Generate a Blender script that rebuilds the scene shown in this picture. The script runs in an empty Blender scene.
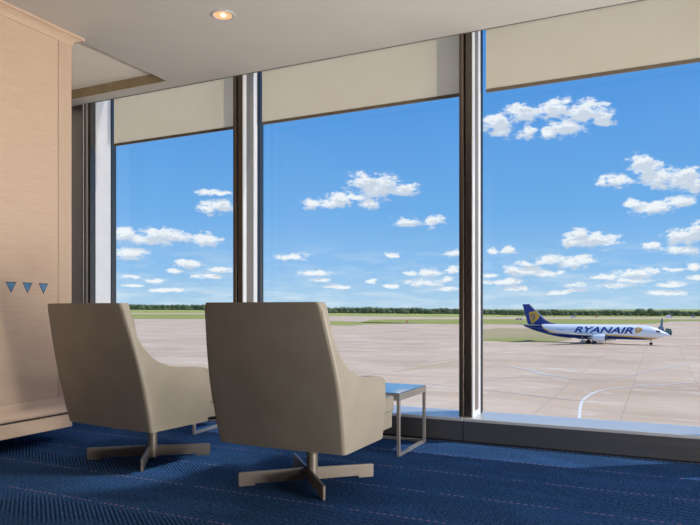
import bpy, bmesh, math, random
from mathutils import Vector, Matrix, noise
random.seed(7)
C = bpy.context.scene.collection
PI = math.pi

# ------------------------------------------------------------------ camera model
F, HOR, YAW, CAMH = 649.0, 308.5, math.radians(25.5), 0.95
cs, sn = math.cos(YAW), math.sin(YAW)
GZ = CAMH - 9.8                       # apron level far below the lounge floor
def ray(px):
    u = (px - 350) / F
    return (u * cs - sn, u * sn + cs)
def on_ground(px, py, z=GZ):
    d = F * (CAMH - z) / (py - HOR)
    a, b = ray(px)
    return Vector((a * d, b * d, z))
def rd(r, d, z=GZ):
    return Vector((r * cs - d * sn, r * sn + d * cs, z))

cam = bpy.data.cameras.new('camera'); co = bpy.data.objects.new('camera', cam); C.objects.link(co)
co.location = (0, 0, CAMH); co.rotation_euler = (PI / 2, 0, YAW)
cam.sensor_width = 36; cam.lens = F / 700 * 36; cam.shift_y = (HOR - 262.5) / 700
cam.clip_end = 20000; cam.clip_start = 0.05
bpy.context.scene.camera = co
vs = bpy.context.scene.view_settings
vs.view_transform = 'Standard'; vs.look = 'None'; vs.exposure = 0; vs.gamma = 1

# ------------------------------------------------------------------ material helpers
def lin(r, g, b):
    f = lambda c: (c / 255 / 12.92) if c / 255 <= 0.04045 else ((c / 255 + 0.055) / 1.055) ** 2.4
    return (f(r), f(g), f(b), 1)
class NT:
    def __init__(s, name):
        s.m = bpy.data.materials.new(name); s.m.use_nodes = True
        s.t = s.m.node_tree; s.n = s.t.nodes; s.l = s.t.links
        s.b = s.n['Principled BSDF']; s.out = s.n['Material Output']
    def new(s, ty, **kw):
        nd = s.n.new(ty)
        for k, v in kw.items():
            if k.startswith('i_'): nd.inputs[k[2:].replace('_', ' ')].default_value = v
            else: setattr(nd, k, v)
        return nd
    def math(s, op, a, b=None, clamp=False):
        nd = s.n.new('ShaderNodeMath'); nd.operation = op; nd.use_clamp = clamp
        for i, v in enumerate((a, b)):
            if v is None: continue
            if isinstance(v, (int, float)): nd.inputs[i].default_value = v
            else: s.l.new(v, nd.inputs[i])
        return nd.outputs[0]
    def coord(s, scale=(1, 1, 1), rot=(0, 0, 0), kind='Object'):
        tc = s.n.new('ShaderNodeTexCoord'); mp = s.n.new('ShaderNodeMapping')
        mp.inputs['Scale'].default_value = scale; mp.inputs['Rotation'].default_value = rot
        s.l.new(tc.outputs[kind], mp.inputs['Vector']); return mp.outputs[0]
    def noise(s, vec, scale, detail=4, rough=.5, dist=0):
        nd = s.n.new('ShaderNodeTexNoise')
        nd.inputs['Scale'].default_value = scale; nd.inputs['Detail'].default_value = detail
        nd.inputs['Roughness'].default_value = rough; nd.inputs['Distortion'].default_value = dist
        if vec is not None: s.l.new(vec, nd.inputs['Vector'])
        return nd.outputs[0]
    def ramp(s, fac, stops):
        nd = s.n.new('ShaderNodeValToRGB'); cr = nd.color_ramp
        while len(cr.elements) < len(stops): cr.elements.new(.5)
        for e, (p, c) in zip(cr.elements, stops): e.position = p; e.color = c
        s.l.new(fac, nd.inputs[0]); return nd.outputs[0]
    def mix(s, fac, a, b, mode='MIX'):
        nd = s.n.new('ShaderNodeMix'); nd.data_type = 'RGBA'; nd.blend_type = mode
        for i, v in ((0, fac), (6, a), (7, b)):
            if isinstance(v, (int, float, tuple)): nd.inputs[i].default_value = v
            else: s.l.new(v, nd.inputs[i])
        return nd.outputs[2]
    def bump(s, h, strength=.3, dist=.002):
        nd = s.n.new('ShaderNodeBump'); nd.inputs['Strength'].default_value = strength
        nd.inputs['Distance'].default_value = dist
        s.l.new(h, nd.inputs['Height']); s.l.new(nd.outputs[0], s.b.inputs['Normal'])
    def base(s, c, rough=.5, metal=0, spec=.5):
        if isinstance(c, tuple): s.b.inputs['Base Color'].default_value = c
        else: s.l.new(c, s.b.inputs['Base Color'])
        s.b.inputs['Roughness'].default_value = rough; s.b.inputs['Metallic'].default_value = metal
        s.b.inputs['Specular IOR Level'].default_value = spec
        return s.m
def mul(c, k): return (c[0] * k, c[1] * k, c[2] * k, 1)

def plain(name, c, rough=.5, metal=0, nscale=8, var=.12, spec=.5):
    t = NT(name); n = t.noise(t.coord(), nscale, 3)
    return t.base(t.ramp(n, [(.3, mul(c, 1 - var)), (.7, mul(c, 1 + var))]), rough, metal, spec)

def leather():
    t = NT('taupe leather'); v = t.coord()
    big = t.noise(v, 5, 4); fine = t.noise(v, 260, 3, .6)
    t.base(t.ramp(big, [(.3, lin(158, 147, 130)), (.7, lin(167, 156, 139))]), .45, 0, .4)
    t.bump(t.math('ADD', t.math('MULTIPLY', fine, .3), t.math('MULTIPLY', t.noise(v, 7, 3), 2.2)), .25, .004)
    return t.m
def metal(name, c, rough, stretch=(1, 1, 60), m=1.0, bump=.05):
    t = NT(name); v = t.coord(stretch); n = t.noise(v, 6, 4, .6)
    t.base(t.ramp(n, [(.3, mul(c, .9)), (.7, mul(c, 1.08))]), rough, m)
    t.l.new(t.ramp(n, [(.3, (rough - .06,) * 3 + (1,)), (.7, (rough + .06,) * 3 + (1,))]), t.b.inputs['Roughness'])
    return t.m
def wood(name, horizontal=True, k=1.0):
    t = NT(name)
    sc = (1, 1.6, 26) if horizontal else (26, 26, 1.4)
    v = t.coord(sc)
    a = t.noise(v, 3.2, 6, .65, .4); b = t.noise(t.coord((1, 3, 90) if horizontal else (90, 90, 3)), 5, 5, .7)
    big = t.noise(t.coord(), 1.2, 2)
    col = t.ramp(a, [(.2, mul(lin(206, 177, 150), k)), (.5, mul(lin(216, 188, 162), k)), (.8, mul(lin(223, 198, 175), k))])
    col = t.mix(t.ramp(b, [(.35, (.3,) * 3 + (1,)), (.55, (0, 0, 0, 1))]), col, mul(lin(202, 164, 132), k))
    t.base(col, .42, 0, .35); t.bump(b, .08, .001)
    return t.m
def carpet():
    t = NT('navy patterned carpet')
    tc = t.n.new('ShaderNodeTexCoord'); sx = t.n.new('ShaderNodeSeparateXYZ'); t.l.new(tc.outputs['Object'], sx.inputs[0])
    X, Y = sx.outputs[0], sx.outputs[1]
    P = .43
    yy = t.math('DIVIDE', t.math('ADD', Y, 10 * P - 2.34 + P * 1.0), P)
    row = t.math('FLOOR', yy); fr = t.math('FRACT', yy)
    par = t.math('MULTIPLY', t.math('FLOORED_MODULO', row, 2), 2)      # 0 or 2
    sgn = t.math('SUBTRACT', 1, par)
    diag = t.math('ADD', t.math('MULTIPLY', X, .62), t.math('MULTIPLY', t.math('MULTIPLY', Y, sgn), .78))
    rib = t.math('SINE', t.math('MULTIPLY', diag, 2 * PI / .019))
    rib01 = t.math('MULTIPLY_ADD', rib, .5); rib01.node.inputs[2].default_value = .5
    patch = t.ramp(t.noise(t.coord((1.0, 2.2, 1)), 1.7, 2), [(.38, (0, 0, 0, 1)), (.5, (1, 1, 1, 1))])
    soft = t.ramp(fr, [(0, (.2,) * 3 + (1,)), (.25, (1, 1, 1, 1)), (.85, (1, 1, 1, 1)), (1, (.2,) * 3 + (1,))])
    amt = t.math('MULTIPLY', t.math('MULTIPLY', patch, soft), .95)
    fuzz = t.noise(t.coord(), 75, 5, .85); cloud = t.noise(t.coord(), 2.2, 4)
    base = t.ramp(fuzz, [(.34, lin(14, 36, 72)), (.5, lin(38, 76, 124)), (.68, lin(98, 140, 186))])
    base = t.mix(t.math('MULTIPLY', cloud, .35), base, lin(26, 60, 112))
    dark = t.mix(1.0, base, (.16, .18, .26, 1), 'MULTIPLY')
    lite = t.mix(1.0, base, (1.5, 1.4, 1.3, 1), 'MULTIPLY')
    ribcol = t.mix(rib01, dark, lite)
    col = t.mix(amt, base, ribcol)
    # thin dashed rose threads along the band joints
    dl = t.math('LESS_THAN', fr, .022)
    dash = t.math('GREATER_THAN', t.math('SINE', t.math('MULTIPLY', X, 2 * PI / .035)), -.1)
    spk = t.math('GREATER_THAN', t.noise(t.coord(), 9, 2), .44)
    th = t.math('MULTIPLY', t.math('MULTIPLY', t.math('MULTIPLY', dl, dash), spk), .55)
    col = t.mix(th, col, lin(190, 150, 160))
    t.base(col, .95, 0, .1)
    h = t.math('ADD', t.math('MULTIPLY', fuzz, .8), t.math('MULTIPLY', t.math('MULTIPLY', rib01, amt), .9))
    t.bump(h, .6, .004)
    return t.m
def concrete():
    t = NT('apron concrete'); v = t.coord(); v.node.inputs['Location'].default_value = (3.1, 1, 0)
    br = t.new('ShaderNodeTexBrick', offset=0, squash=1)
    t.l.new(v, br.inputs['Vector'])
    for k, x in (('Scale', 1), ('Mortar Size', .055), ('Mortar Smooth', .3), ('Bias', 0), ('Brick Width', 7.5), ('Row Height', 7.5)): br.inputs[k].default_value = x
    br.inputs['Color1'].default_value = (.44, .44, .44, 1); br.inputs['Color2'].default_value = (.56, .56, .56, 1); br.inputs['Mortar'].default_value = (.1, .1, .1, 1)
    big = t.noise(t.coord((1, 1.8, 1)), .035, 5, .6, .6)
    mid = t.noise(t.coord((1, 1, 1)), .25, 5, .65, 1.0)
    col = t.ramp(big, [(.3, lin(196, 170, 148)), (.5, lin(214, 188, 165)), (.7, lin(228, 207, 188))])
    col = t.mix(t.math('MULTIPLY', mid, .5), col, lin(206, 176, 152))
    slab = t.ramp(br.outputs[0], [(.1, (.74,) * 3 + (1,)), (.3, (.84,) * 3 + (1,)), (.56, (1.06,) * 3 + (1,))])
    col = t.mix(.9, col, slab, 'MULTIPLY')
    scuff = t.noise(t.coord((1, 2.5, 1), (0, 0, .4)), .09, 6, .7, 1.6)
    sm = t.ramp(scuff, [(.56, (0, 0, 0, 1)), (.66, (.55,) * 3 + (1,))])
    col = t.mix(sm, col, lin(238, 228, 216))
    st = t.ramp(t.noise(t.coord((.6, 3, 1)), .05, 5, .7, .8), [(.60, (0, 0, 0, 1)), (.72, (.6,) * 3 + (1,))])
    col = t.mix(st, col, lin(166, 144, 126)); col = t.mix(1.0, col, (1.0, .965, .90, 1), 'MULTIPLY')
    t.base(col, .85, 0, .2)
    return t.m
def grass(name, a, b):
    t = NT(name); v = t.coord((1, 1, 1)); n = t.noise(v, .02, 5, .7, .5)
    return t.base(t.ramp(n, [(.3, a), (.7, b)]), .95, 0, .1)
def sheer():
    t = NT('beige blind fabric'); v = t.coord()
    w = t.noise(t.coord((1, 1, 1)), 220, 2); n = t.noise(v, 3, 3)
    col = t.ramp(n, [(.3, lin(248, 226, 186)), (.7, lin(252, 232, 194))])
    col = t.mix(t.math('MULTIPLY', w, .25), col, lin(228, 208, 172))
    df = t.new('ShaderNodeBsdfDiffuse'); tr = t.new('ShaderNodeBsdfTranslucent'); mx = t.new('ShaderNodeMixShader', i_Fac=.85)
    t.l.new(col, df.inputs[0]); t.l.new(col, tr.inputs[0]); t.l.new(df.outputs[0], mx.inputs[1]); t.l.new(tr.outputs[0], mx.inputs[2])
    t.l.new(mx.outputs[0], t.out.inputs[0]); t.n.remove(t.b)
    return t.m
def glass():
    t = NT('window glass')
    lw = t.new('ShaderNodeLayerWeight', i_Blend=.5)
    tr = t.new('ShaderNodeBsdfTransparent'); tr.inputs[0].default_value = (.965, .985, .99, 1)
    gl = t.new('ShaderNodeBsdfGlossy'); gl.inputs['Roughness'].default_value = .02
    mx = t.new('ShaderNodeMixShader')
    n = t.noise(t.coord((1, 1, .3)), 1.5, 2)
    f = t.math('ADD', t.math('MULTIPLY', t.math('POWER', lw.outputs['Facing'], 5), .5), t.math('MULTIPLY', n, .03))
    t.l.new(f, mx.inputs[0]); t.l.new(tr.outputs[0], mx.inputs[1]); t.l.new(gl.outputs[0], mx.inputs[2])
    t.l.new(mx.outputs[0], t.out.inputs[0]); t.n.remove(t.b)
    return t.m
def emit(name, c, s):
    t = NT(name); t.base(c, .4); t.b.inputs['Emission Color'].default_value = c; t.b.inputs['Emission Strength'].default_value = s
    n = t.noise(t.coord(), 10, 1); t.l.new(t.ramp(n, [(.3, mul(c, .95)), (.7, c)]), t.b.inputs['Base Color'])
    return t.m

M = dict(
    leather=leather(), piping=plain('piping leather', lin(132, 118, 102), .5),
    base_metal=metal('brushed bronze steel', lin(150, 138, 126), .42, (1, 1, 30), .45),
    frame=metal('brushed mullion steel', lin(176, 174, 172), .3, (40, 40, .6)),
    frame_dark=metal('dark anodised steel', lin(112, 105, 98), .34, (40, 40, .6)),
    bronze=metal('bronze edge strip', lin(150, 136, 122), .36, (40, 40, .6)),
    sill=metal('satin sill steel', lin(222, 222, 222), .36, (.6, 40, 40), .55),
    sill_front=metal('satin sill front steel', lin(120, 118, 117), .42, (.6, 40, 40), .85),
    table_metal=metal('table frame steel', lin(190, 182, 174), .35, (10, 10, 10), .6),
    white_metal=plain('white painted channel', lin(232, 232, 232), .35, 0, 5, .03),
    gasket=plain('black gasket', lin(28, 34, 46), .6),
    black=plain('black rubber', lin(24, 24, 26), .6),
    ceiling=plain('painted plaster ceiling', lin(206, 200, 191), .85, 0, 3, .02, .2),
    tray=plain('warm painted recess', lin(248, 240, 224), .85, 0, 3, .02, .2),
    wall=plain('painted wall', lin(205, 200, 192), .8, 0, 3, .03, .2),
    trimline=plain('grey ceiling trim', lin(120, 114, 108), .6),
    panel=metal('satin wall panel', lin(206, 204, 200), .35, (40, 40, .6), .15), recess=metal('grey guide recess', lin(132, 124, 116), .5, (40, 40, .6), .3), wood=wood('pale oak veneer'), wood_v=wood('pale oak stile', False, .96),
    wood_l=wood('pale oak moulding', True, 1.04),
    inlay=plain('blue inlay', lin(92, 138, 178), .25, 0, 30, .1), inlay_rim=plain('inlay rim', lin(30, 42, 58), .4),
    carpet=carpet(), concrete=concrete(), blind=sheer(), bar=plain('blind bottom bar', lin(112, 98, 80), .5),
    glass=glass(),
)
def tabletop_mat():
    t = NT('dark table glass'); n = t.noise(t.coord(), 6, 2)
    t.base(t.ramp(n, [(.3, lin(58, 74, 96)), (.7, lin(66, 82, 104))]), .06, 0, .9)
    t.b.inputs['Coat Weight'].default_value = 1; t.b.inputs['Coat Roughness'].default_value = .03; t.b.inputs['Coat IOR'].default_value = 1.8
    return t.m
M['tabletop'] = tabletop_mat()

# ------------------------------------------------------------------ mesh helpers
def obj(name, bm, mat, parent=None, smooth=False, bevel=0, seg=2, loc=None, angle=35):
    bmesh.ops.recalc_face_normals(bm, faces=bm.faces)
    me = bpy.data.meshes.new(name); bm.to_mesh(me); bm.free()
    for m in (mat if isinstance(mat, list) else [mat]): me.materials.append(m)
    if smooth:
        for p in me.polygons: p.use_smooth = True
    o = bpy.data.objects.new(name, me); C.objects.link(o)
    if parent: o.parent = parent
    if loc: o.location = loc
    if bevel:
        b = o.modifiers.new('bevel', 'BEVEL'); b.width = bevel; b.segments = seg; b.limit_method = 'ANGLE'; b.angle_limit = math.radians(angle)
        b.harden_normals = False
        for p in me.polygons: p.use_smooth = True
        w = o.modifiers.new('wn', 'WEIGHTED_NORMAL'); w.keep_sharp = True
    return o
def empty(name, loc, rz=0):
    o = bpy.data.objects.new(name, None); C.objects.link(o); o.location = loc; o.rotation_euler = (0, 0, rz)
    o.empty_display_size = .1; return o
def tag(o, label=None, cat=None, group=None, kind=None):
    if label: o['label'] = label
    if cat: o['category'] = cat
    if group: o['group'] = group
    if kind: o['kind'] = kind
    return o
def box(bm, x0, x1, y0, y1, z0, z1):
    v = [bm.verts.new((x, y, z)) for z in (z0, z1) for y in (y0, y1) for x in (x0, x1)]
    for f in ((0, 1, 3, 2), (4, 6, 7, 5), (0, 4, 5, 1), (2, 3, 7, 6), (0, 2, 6, 4), (1, 5, 7, 3)): bm.faces.new([v[i] for i in f])
    return bm
def B(*a): return box(bmesh.new(), *a)
def tube(bm, pts, r, n=10, caps=True):
    pts = [Vector(p) for p in pts]; rings = []
    rr = r if isinstance(r, (list, tuple)) else [r] * len(pts)
    for i, p in enumerate(pts):
        t = (pts[min(i + 1, len(pts) - 1)] - pts[max(i - 1, 0)]).normalized()
        a = t.cross(Vector((0, 0, 1))); a = a.normalized() if a.length > .05 else t.cross(Vector((1, 0, 0))).normalized()
        b = t.cross(a)
        rings.append([bm.verts.new(p + (a * math.cos(2 * PI * k / n) + b * math.sin(2 * PI * k / n)) * rr[i]) for k in range(n)])
    for i in range(len(rings) - 1):
        for k in range(n): bm.faces.new((rings[i][k], rings[i][(k + 1) % n], rings[i + 1][(k + 1) % n], rings[i + 1][k]))
    if caps: bm.faces.new(rings[0]); bm.faces.new(rings[-1])
    return bm
def loft(bm, rings, cap=True, closed=True):
    R = [[bm.verts.new(p) for p in r] for r in rings]; n = len(R[0])
    for i in range(len(R) - 1):
        for k in range(n if closed else n - 1):
            bm.faces.new((R[i][k], R[i][(k + 1) % n], R[i + 1][(k + 1) % n], R[i + 1][k]))
    if cap: bm.faces.new(R[0]); bm.faces.new(R[-1])
    return R
def lathe(bm, prof, n=40, axis='z', off=(0, 0, 0), cap=False):
    rings = []
    for r, h in prof:
        ring = []
        for k in range(n):
            a = 2 * PI * k / n; p = (r * math.cos(a), r * math.sin(a), h) if axis == 'z' else (h, r * math.cos(a), r * math.sin(a))
            ring.append(tuple(p[i] + off[i] for i in range(3)))
        rings.append(ring)
    loft(bm, rings, cap); return bm
def prism(bm, poly, x0, x1, axis=0):
    """extrude a 2D outline along an axis"""
    def P(a, b, t): return {0: (t, a, b), 1: (a, t, b), 2: (a, b, t)}[axis]
    loft(bm, [[P(a, b, x0) for a, b in poly], [P(a, b, x1) for a, b in poly]]); return bm
def structure(name, bm, mat, parent=None, **k):
    o = obj(name, bm, mat, parent, **k)
    if not parent: o['kind'] = 'structure'
    return o

# ------------------------------------------------------------------ room shell
CEIL = CAMH + 1.975
XL, XR, YB, YW = -6.2, 4.9, -4.0, 4.5
structure('floor', B(XL, XR, YB, YW + .1, -.25, 0), M['carpet'])
# ceiling: main slab with a shallow recess above the wood unit
TX, TY0, TY1, CE = -3.865, 3.415, 4.40, 4.55
cl = bpy.data.objects.new('ceiling', None); C.objects.link(cl); cl['kind'] = 'structure'; cl.location = (0, 0, CEIL)
bm = B(TX, XR, YB, CE, 0, .5); obj('ceiling_slab', bm, M['ceiling'], cl)
bm = B(XL, TX, YB, TY0, 0, .5); obj('ceiling_slab', bm, M['ceiling'], cl)
bm = B(XL, TX, TY1, CE, 0, .5); obj('window_soffit', bm, M['ceiling'], cl)
bm = B(XL, TX, TY0, TY1, .084, .5); obj('recess_panel', bm, M['tray'], cl)
bm = B(XL, TX, TY1 - .004, TY1, .0005, .084); obj('recess_shade_face', bm, plain('recess shade colour', lin(168, 148, 116), .8), cl)  # thin added face, shade of the recess side painted into its colour
bm = B(XL, XR, CE, CE + .008, -.004, .3); obj('edge_trim', bm, M['trimline'], cl)
bm = B(XL, XR, CE, 4.90, .75, .9); obj('blind_pocket', bm, M['wall'], cl); obj('pocket_wall', B(XL, XR, CE - .05, CE, .5, .9), M['wall'], cl)
structure('wall_back', B(XL, XR, YB - .15, YB, 0, CEIL), M['wall'])
structure('wall_left', B(XL - .15, XL, YB, 4.9, 0, CEIL + .9), M['wall'])
structure('wall_right', B(XR, XR + .15, YB, 4.9, 0, CEIL + .9), M['wall'])
structure('baseboard_back', B(XL, XR, YB, YB + .02, 0, .1), M['sill_front'], bevel=.003)
# outer wall piece left of the first mullion, clad in steel
structure('wall_window', B(XL, -5.016, 4.62, 4.9, 0, CEIL + .75), M['panel'])
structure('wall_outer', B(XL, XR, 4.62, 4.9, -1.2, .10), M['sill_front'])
structure('wall_parapet', B(XL, XR, 4.86, 4.9, CEIL + .75, CEIL + 1.1), M['wall'])

# mullions
MF, MB = 4.55, 4.88
def mullion(n, x0, w=.103, left=True):
    r = bpy.data.objects.new('trim_%d' % n, None); C.objects.link(r); r['kind'] = 'structure'; r.location = (x0, 0, .172)
    H = CEIL + .75 - .172
    # front: two dark fins with a deep groove between them
    bm = B(0, .036, MF, MB, 0, H); obj('mullion_fin', bm, M['frame_dark'], r, bevel=.003)
    bm = B(.036, .046, MF + .03, MB, 0, H); obj('shadow_groove', bm, M['black'], r)
    bm = B(.046, .094, MF + .004, MB - .002, 0, H); obj('mullion_fin', bm, M['frame_dark'], r, bevel=.003)
    bm = B(.02, .030, MF - .004, MF, 0, H); obj('edge_strip', bm, M['bronze'], r)
    # right hand side: pale channel frame around a recessed guide
    bm = bmesh.new()
    box(bm, .094, w, MF + .004, MF + .05, 0, H); box(bm, .094, w, MF + .16, MF + .215, 0, H); box(bm, .094, w, MF + .05, MF + .16, 0, .04)
    obj('side_channel', bm, M['white_metal'], r)
    bm = B(.092, .097, MF + .05, MF + .16, .04, H); obj('guide_recess', bm, M['recess'], r)
    bm = B(.094, w + .003, MF + .215, MF + .255, 0, H); obj('gasket', bm, M['gasket'], r)
    bm = B(-.004, 0, MF + .20, MF + .26, 0, H); obj('gasket', bm, M['gasket'], r)
    return r
mx = [-3.272, -1.302, .668, 2.638, 4.608]
def first_mullion():
    r = bpy.data.objects.new('trim_1', None); C.objects.link(r); r['kind'] = 'structure'; r.location = (-5.045, 0, .172)
    H = CEIL + .75 - .172
    bm = B(0, .05, MF, MB, 0, H); obj('mullion_fin', bm, M['frame_dark'], r, bevel=.003)
    bm = B(.05, .080, MF, MB, 0, H); obj('mullion_fin', bm, M['panel'], r, bevel=.003)
    bm = B(.080, .115, MF, MB, 0, H); obj('mullion_fin', bm, M['frame_dark'], r, bevel=.003)
    bm = B(.018, .028, MF - .004, MF, 0, H); obj('edge_strip', bm, M['white_metal'], r)
    bm = B(.115, .119, MF + .06, MF + .25, 0, H); obj('side_channel', bm, M['white_metal'], r)
    bm = B(.115, .121, MF + .25, MF + .262, 0, H); obj('gasket', bm, M['gasket'], r)
first_mullion()
for i, x in enumerate(mx): mullion(i + 2, x)
edges = [(-4.925, mx[0])] + [(mx[i] + .106, mx[i + 1]) for i in range(4)]
for i, (a, b) in enumerate(edges):
    w = structure('window_%d' % (i + 1), B(a, b, 4.825, 4.833, .172, CEIL + .75), M['glass'])
# sill cladding, one length per bay, joints under the left part of each mullion
cuts = [XL] + [x + .046 for x in mx] + [XR]
for i in range(len(cuts) - 1):
    r = bpy.data.objects.new('trim_%d' % (i + 10), None); C.objects.link(r); r['kind'] = 'structure'; r.location = (cuts[i], YW, 0)
    L = cuts[i + 1] - cuts[i] - .006
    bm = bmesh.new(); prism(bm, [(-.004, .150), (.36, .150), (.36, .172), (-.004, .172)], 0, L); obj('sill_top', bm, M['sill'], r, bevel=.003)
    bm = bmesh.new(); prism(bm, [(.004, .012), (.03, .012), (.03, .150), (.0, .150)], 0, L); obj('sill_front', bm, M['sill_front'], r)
    bm = bmesh.new(); prism(bm, [(.014, 0), (.03, 0), (.03, .012), (.014, .012)], 0, L); obj('sill_gap', bm, M['black'], r)

# roller blinds
BZ = CAMH + 1.585
bl = [(-4.80, -3.272, 'beige roller blind in the window bay beside the wood panelling', ),
      (-3.09, -1.302, 'beige roller blind in the window bay behind the two chairs'),
      (-1.147, .66, 'widest visible beige roller blind, above the parked airliner'),
      (.82, 2.63, 'beige roller blind beyond the right edge of the aircraft window'),
      (2.79, 4.60, 'beige roller blind in the last window bay on the far right')]
for x0, x1, lab in bl[:]:
    r = empty('roller_blind', ((x0 + x1) / 2, 4.72, BZ)); tag(r, lab, 'blind')
    h = (x1 - x0) / 2
    bm = bmesh.new(); bm.faces.new([bm.verts.new(p) for p in ((-h, 0, .018), (h, 0, .018), (h, 0, CEIL + .22 - BZ), (-h, 0, CEIL + .22 - BZ))]); obj('blind_fabric', bm, M['blind'], r)
    obj('bottom_bar', B(-h, h, -.008, .008, -.004, .020), M['bar'], r, bevel=.003)
    bm = bmesh.new(); tube(bm, [(-h, .0, CEIL + .23 - BZ), (h, .0, CEIL + .23 - BZ)], .028, 14); obj('roller_tube', bm, M['white_metal'], r, smooth=True)

# downlight
dl = empty('downlight', (-2.65, 3.574, CEIL)); tag(dl, 'small round recessed ceiling downlight with warm glowing lamp', 'light')
bm = bmesh.new(); lathe(bm, [(.062, .002), (.064, -.005), (.074, -.008), (.082, -.004), (.083, .001)]); obj('trim_ring', bm, plain('white trim ring', lin(190, 188, 186), .4), dl, smooth=True)
bm = bmesh.new(); lathe(bm, [(.063, -.003), (.055, -.0015), (.0, -.0015)], cap=False); obj('reflector', bm, emit('warm reflector', lin(255, 205, 150), .35), dl, smooth=True)
bm = bmesh.new(); lathe(bm, [(.0, -.012), (.010, -.010), (.016, -.004), (.017, -.001)]); obj('lamp', bm, emit('warm lamp', lin(255, 240, 205), 5), dl, smooth=True)
sp = bpy.data.lights.new('downlight_beam', 'SPOT'); sp.energy = 14; sp.color = (1, .82, .6); sp.spot_size = 1.7; sp.spot_blend = .9; sp.shadow_soft_size = .05
so = bpy.data.objects.new('downlight_beam', sp); C.objects.link(so); so.location = (-2.65, 3.574, CEIL - .03)

# ------------------------------------------------------------------ wood unit on the left
WX, WE = -3.85, 3.38
wu = empty('wood_partition', (WX, WE, 0)); tag(wu, 'pale oak panelled unit with three blue triangles, left of the windows', 'cabinet')
LY = -(WE + 2.6)
zt = CAMH + 1.915
obj('carcass', B(-1.2, -.03, LY, 0, .10, zt), M['wood_v'], wu)
obj('toe_kick', B(-1.1, -.46, LY, -.05, 0, .10), M['black'], wu)
JY = 3.266 - WE
obj('panel', B(-.03, 0, LY, JY - .0035, .323, zt - .012), M['wood'], wu, bevel=.0015)
obj('stile', B(-.03, 0, JY + .0005, 0, .323, zt), M['wood_v'], wu, bevel=.0015)
obj('shadow_joint', B(-.03, -.004, LY, JY + .001, .31, zt), M['inlay_rim'], wu)
# cornice (flared moulding capped by a fillet), mitred round the end
prof = [(0, -.012), (.004, -.012), (.006, .004), (.012, .018), (.026, .030), (.036, .034), (.036, .040), (.052, .042), (.052, .0598), (0, .0598)]
bm = bmesh.new()
loft(bm, [[(a, LY, zt + b) for a, b in prof], [(a, a * 1.42, zt + b) for a, b in prof]])
loft(bm, [[(a, a * 1.42, zt + b) for a, b in prof], [(-1.2, a * 1.42, zt + b) for a, b in prof]])
obj('cornice', bm, M['wood_l'], wu)
# base moulding: sloping apron with a rounded nose, shadow gap, plinth
prof = [(-.03, .322), (0, .322), (.004, .30), (.006, .27), (.008, .245), (.016, .232), (.020, .222), (.018, .210), (.010, .202), (-.03, .202)]
bm = bmesh.new(); prism(bm, [(p[0], p[1]) for p in prof], LY, -.002, 1); obj('base_moulding', bm, M['wood_l'], wu, smooth=False, bevel=.003)
obj('shadow_gap', B(-.03, -.008, LY, -.006, .188, .204), M['black'], wu)
obj('plinth', B(-.03, .002, LY, .004, .096, .190), M['wood_l'], wu, bevel=.0015)
def yat(px):
    a, b = ray(px); return WX / a * b
for (l, r_, ap, zt_, zb_) in ((6.0, 15.8, 10.8, 282.3, 292), (22.8, 31.9, 27.4, 283.1, 292.5), (39, 47.6, 43.2, 283.8, 293)):
    ym = yat(ap); d = WX / ray(ap)[0]
    y0, y1 = yat(l), yat(r_); hw = (y1 - y0) / 2
    za = CAMH + (HOR - zt_) * d / F; zb = CAMH + (HOR - zb_) * d / F; c = (y0 + y1) / 2 - WE
    t_ = bmesh.new(); prism(t_, [(c - hw - .004, za + .003), (c + hw + .004, za + .003), (c, zb - .006)], 0.0003, .0018); rim = obj('triangle_rim', t_, M['inlay_rim'], wu)
    t_ = bmesh.new(); prism(t_, [(c - hw + .002, za - .002), (c + hw - .002, za - .002), (c, zb + .003)], .001, .0026); obj('triangle_inlay', t_, M['inlay'], rim)

# ------------------------------------------------------------------ lounge chair
def interp(tab, z):
    for (a, va), (b, vb) in zip(tab, tab[1:]):
        if z <= b: return va + (vb - va) * max(0, (z - a)) / (b - a)
    return tab[-1][1]
WID = [(.25, .370), (.35, .377), (.5, .382), (.62, .378), (.75, .365), (.9, .345), (.95, .339), (.98, .325)]
YBK = [(.25, -.34), (.6, -.425), (.9, -.50), (.98, -.52)]
YFR = [(.25, .108), (.30, .116), (.45, .126), (.54, .126), (.565, .120), (.578, .10), (.588, .07), (.595, .02), (.599, -.03), (.603, -.09), (.608, -.15), (.616, -.20), (.63, -.245), (.65, -.295), (.68, -.34), (.72, -.38), (.766, -.412), (.82, -.436), (.893, -.452), (.98, -.462)]
def shell_bm():
    zs = sorted(set([.25, .26, .3, .35, .4, .45, .5, .54, .565, .578, .588, .595, .599, .603, .608, .616, .63, .65, .68, .72, .766, .82, .86, .893, .93, .96, .98]))
    th, rc = .058, .022
    rings = []
    for z in zs:
        w = interp(WID, z); yb = interp(YBK, z); yf = interp(YFR, z)
        k = 1 if z < .97 else .985
        yi = min(yb + .062, yf - .001)
        ring = []
        N = 8
        for i in range(N): ring.append((-w, yf + (yb + rc - yf) * i / N, z))
        for i in range(5):
            a = i / 4 * PI / 2; ring.append((-w + rc - rc * math.cos(a), yb + rc - rc * math.sin(a), z))
        for i in range(1, 12):
            t = i / 12; x = (-w + rc) + (2 * w - 2 * rc) * t
            ring.append((x, yb - .010 * math.sin(PI * t), z))
        for i in range(5):
            a = PI / 2 - i / 4 * PI / 2; ring.append((w - rc + rc * math.cos(a), yb + rc - rc * math.sin(a), z))
        for i in range(1, N + 1): ring.append((w, (yb + rc) + (yf - yb - rc) * i / N, z))
        for i in range(N + 1): ring.append((w - th, yf + (yi - yf) * i / N, z))
        for i in range(1, 12): ring.append((w - th - (2 * w - 2 * th) * i / 12, yi, z))
        for i in range(N + 1): ring.append((-w + th, yi + (yf - yi) * i / N, z))
        rings.append(ring)
    bm = bmesh.new(); loft(bm, rings); return bm
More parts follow.
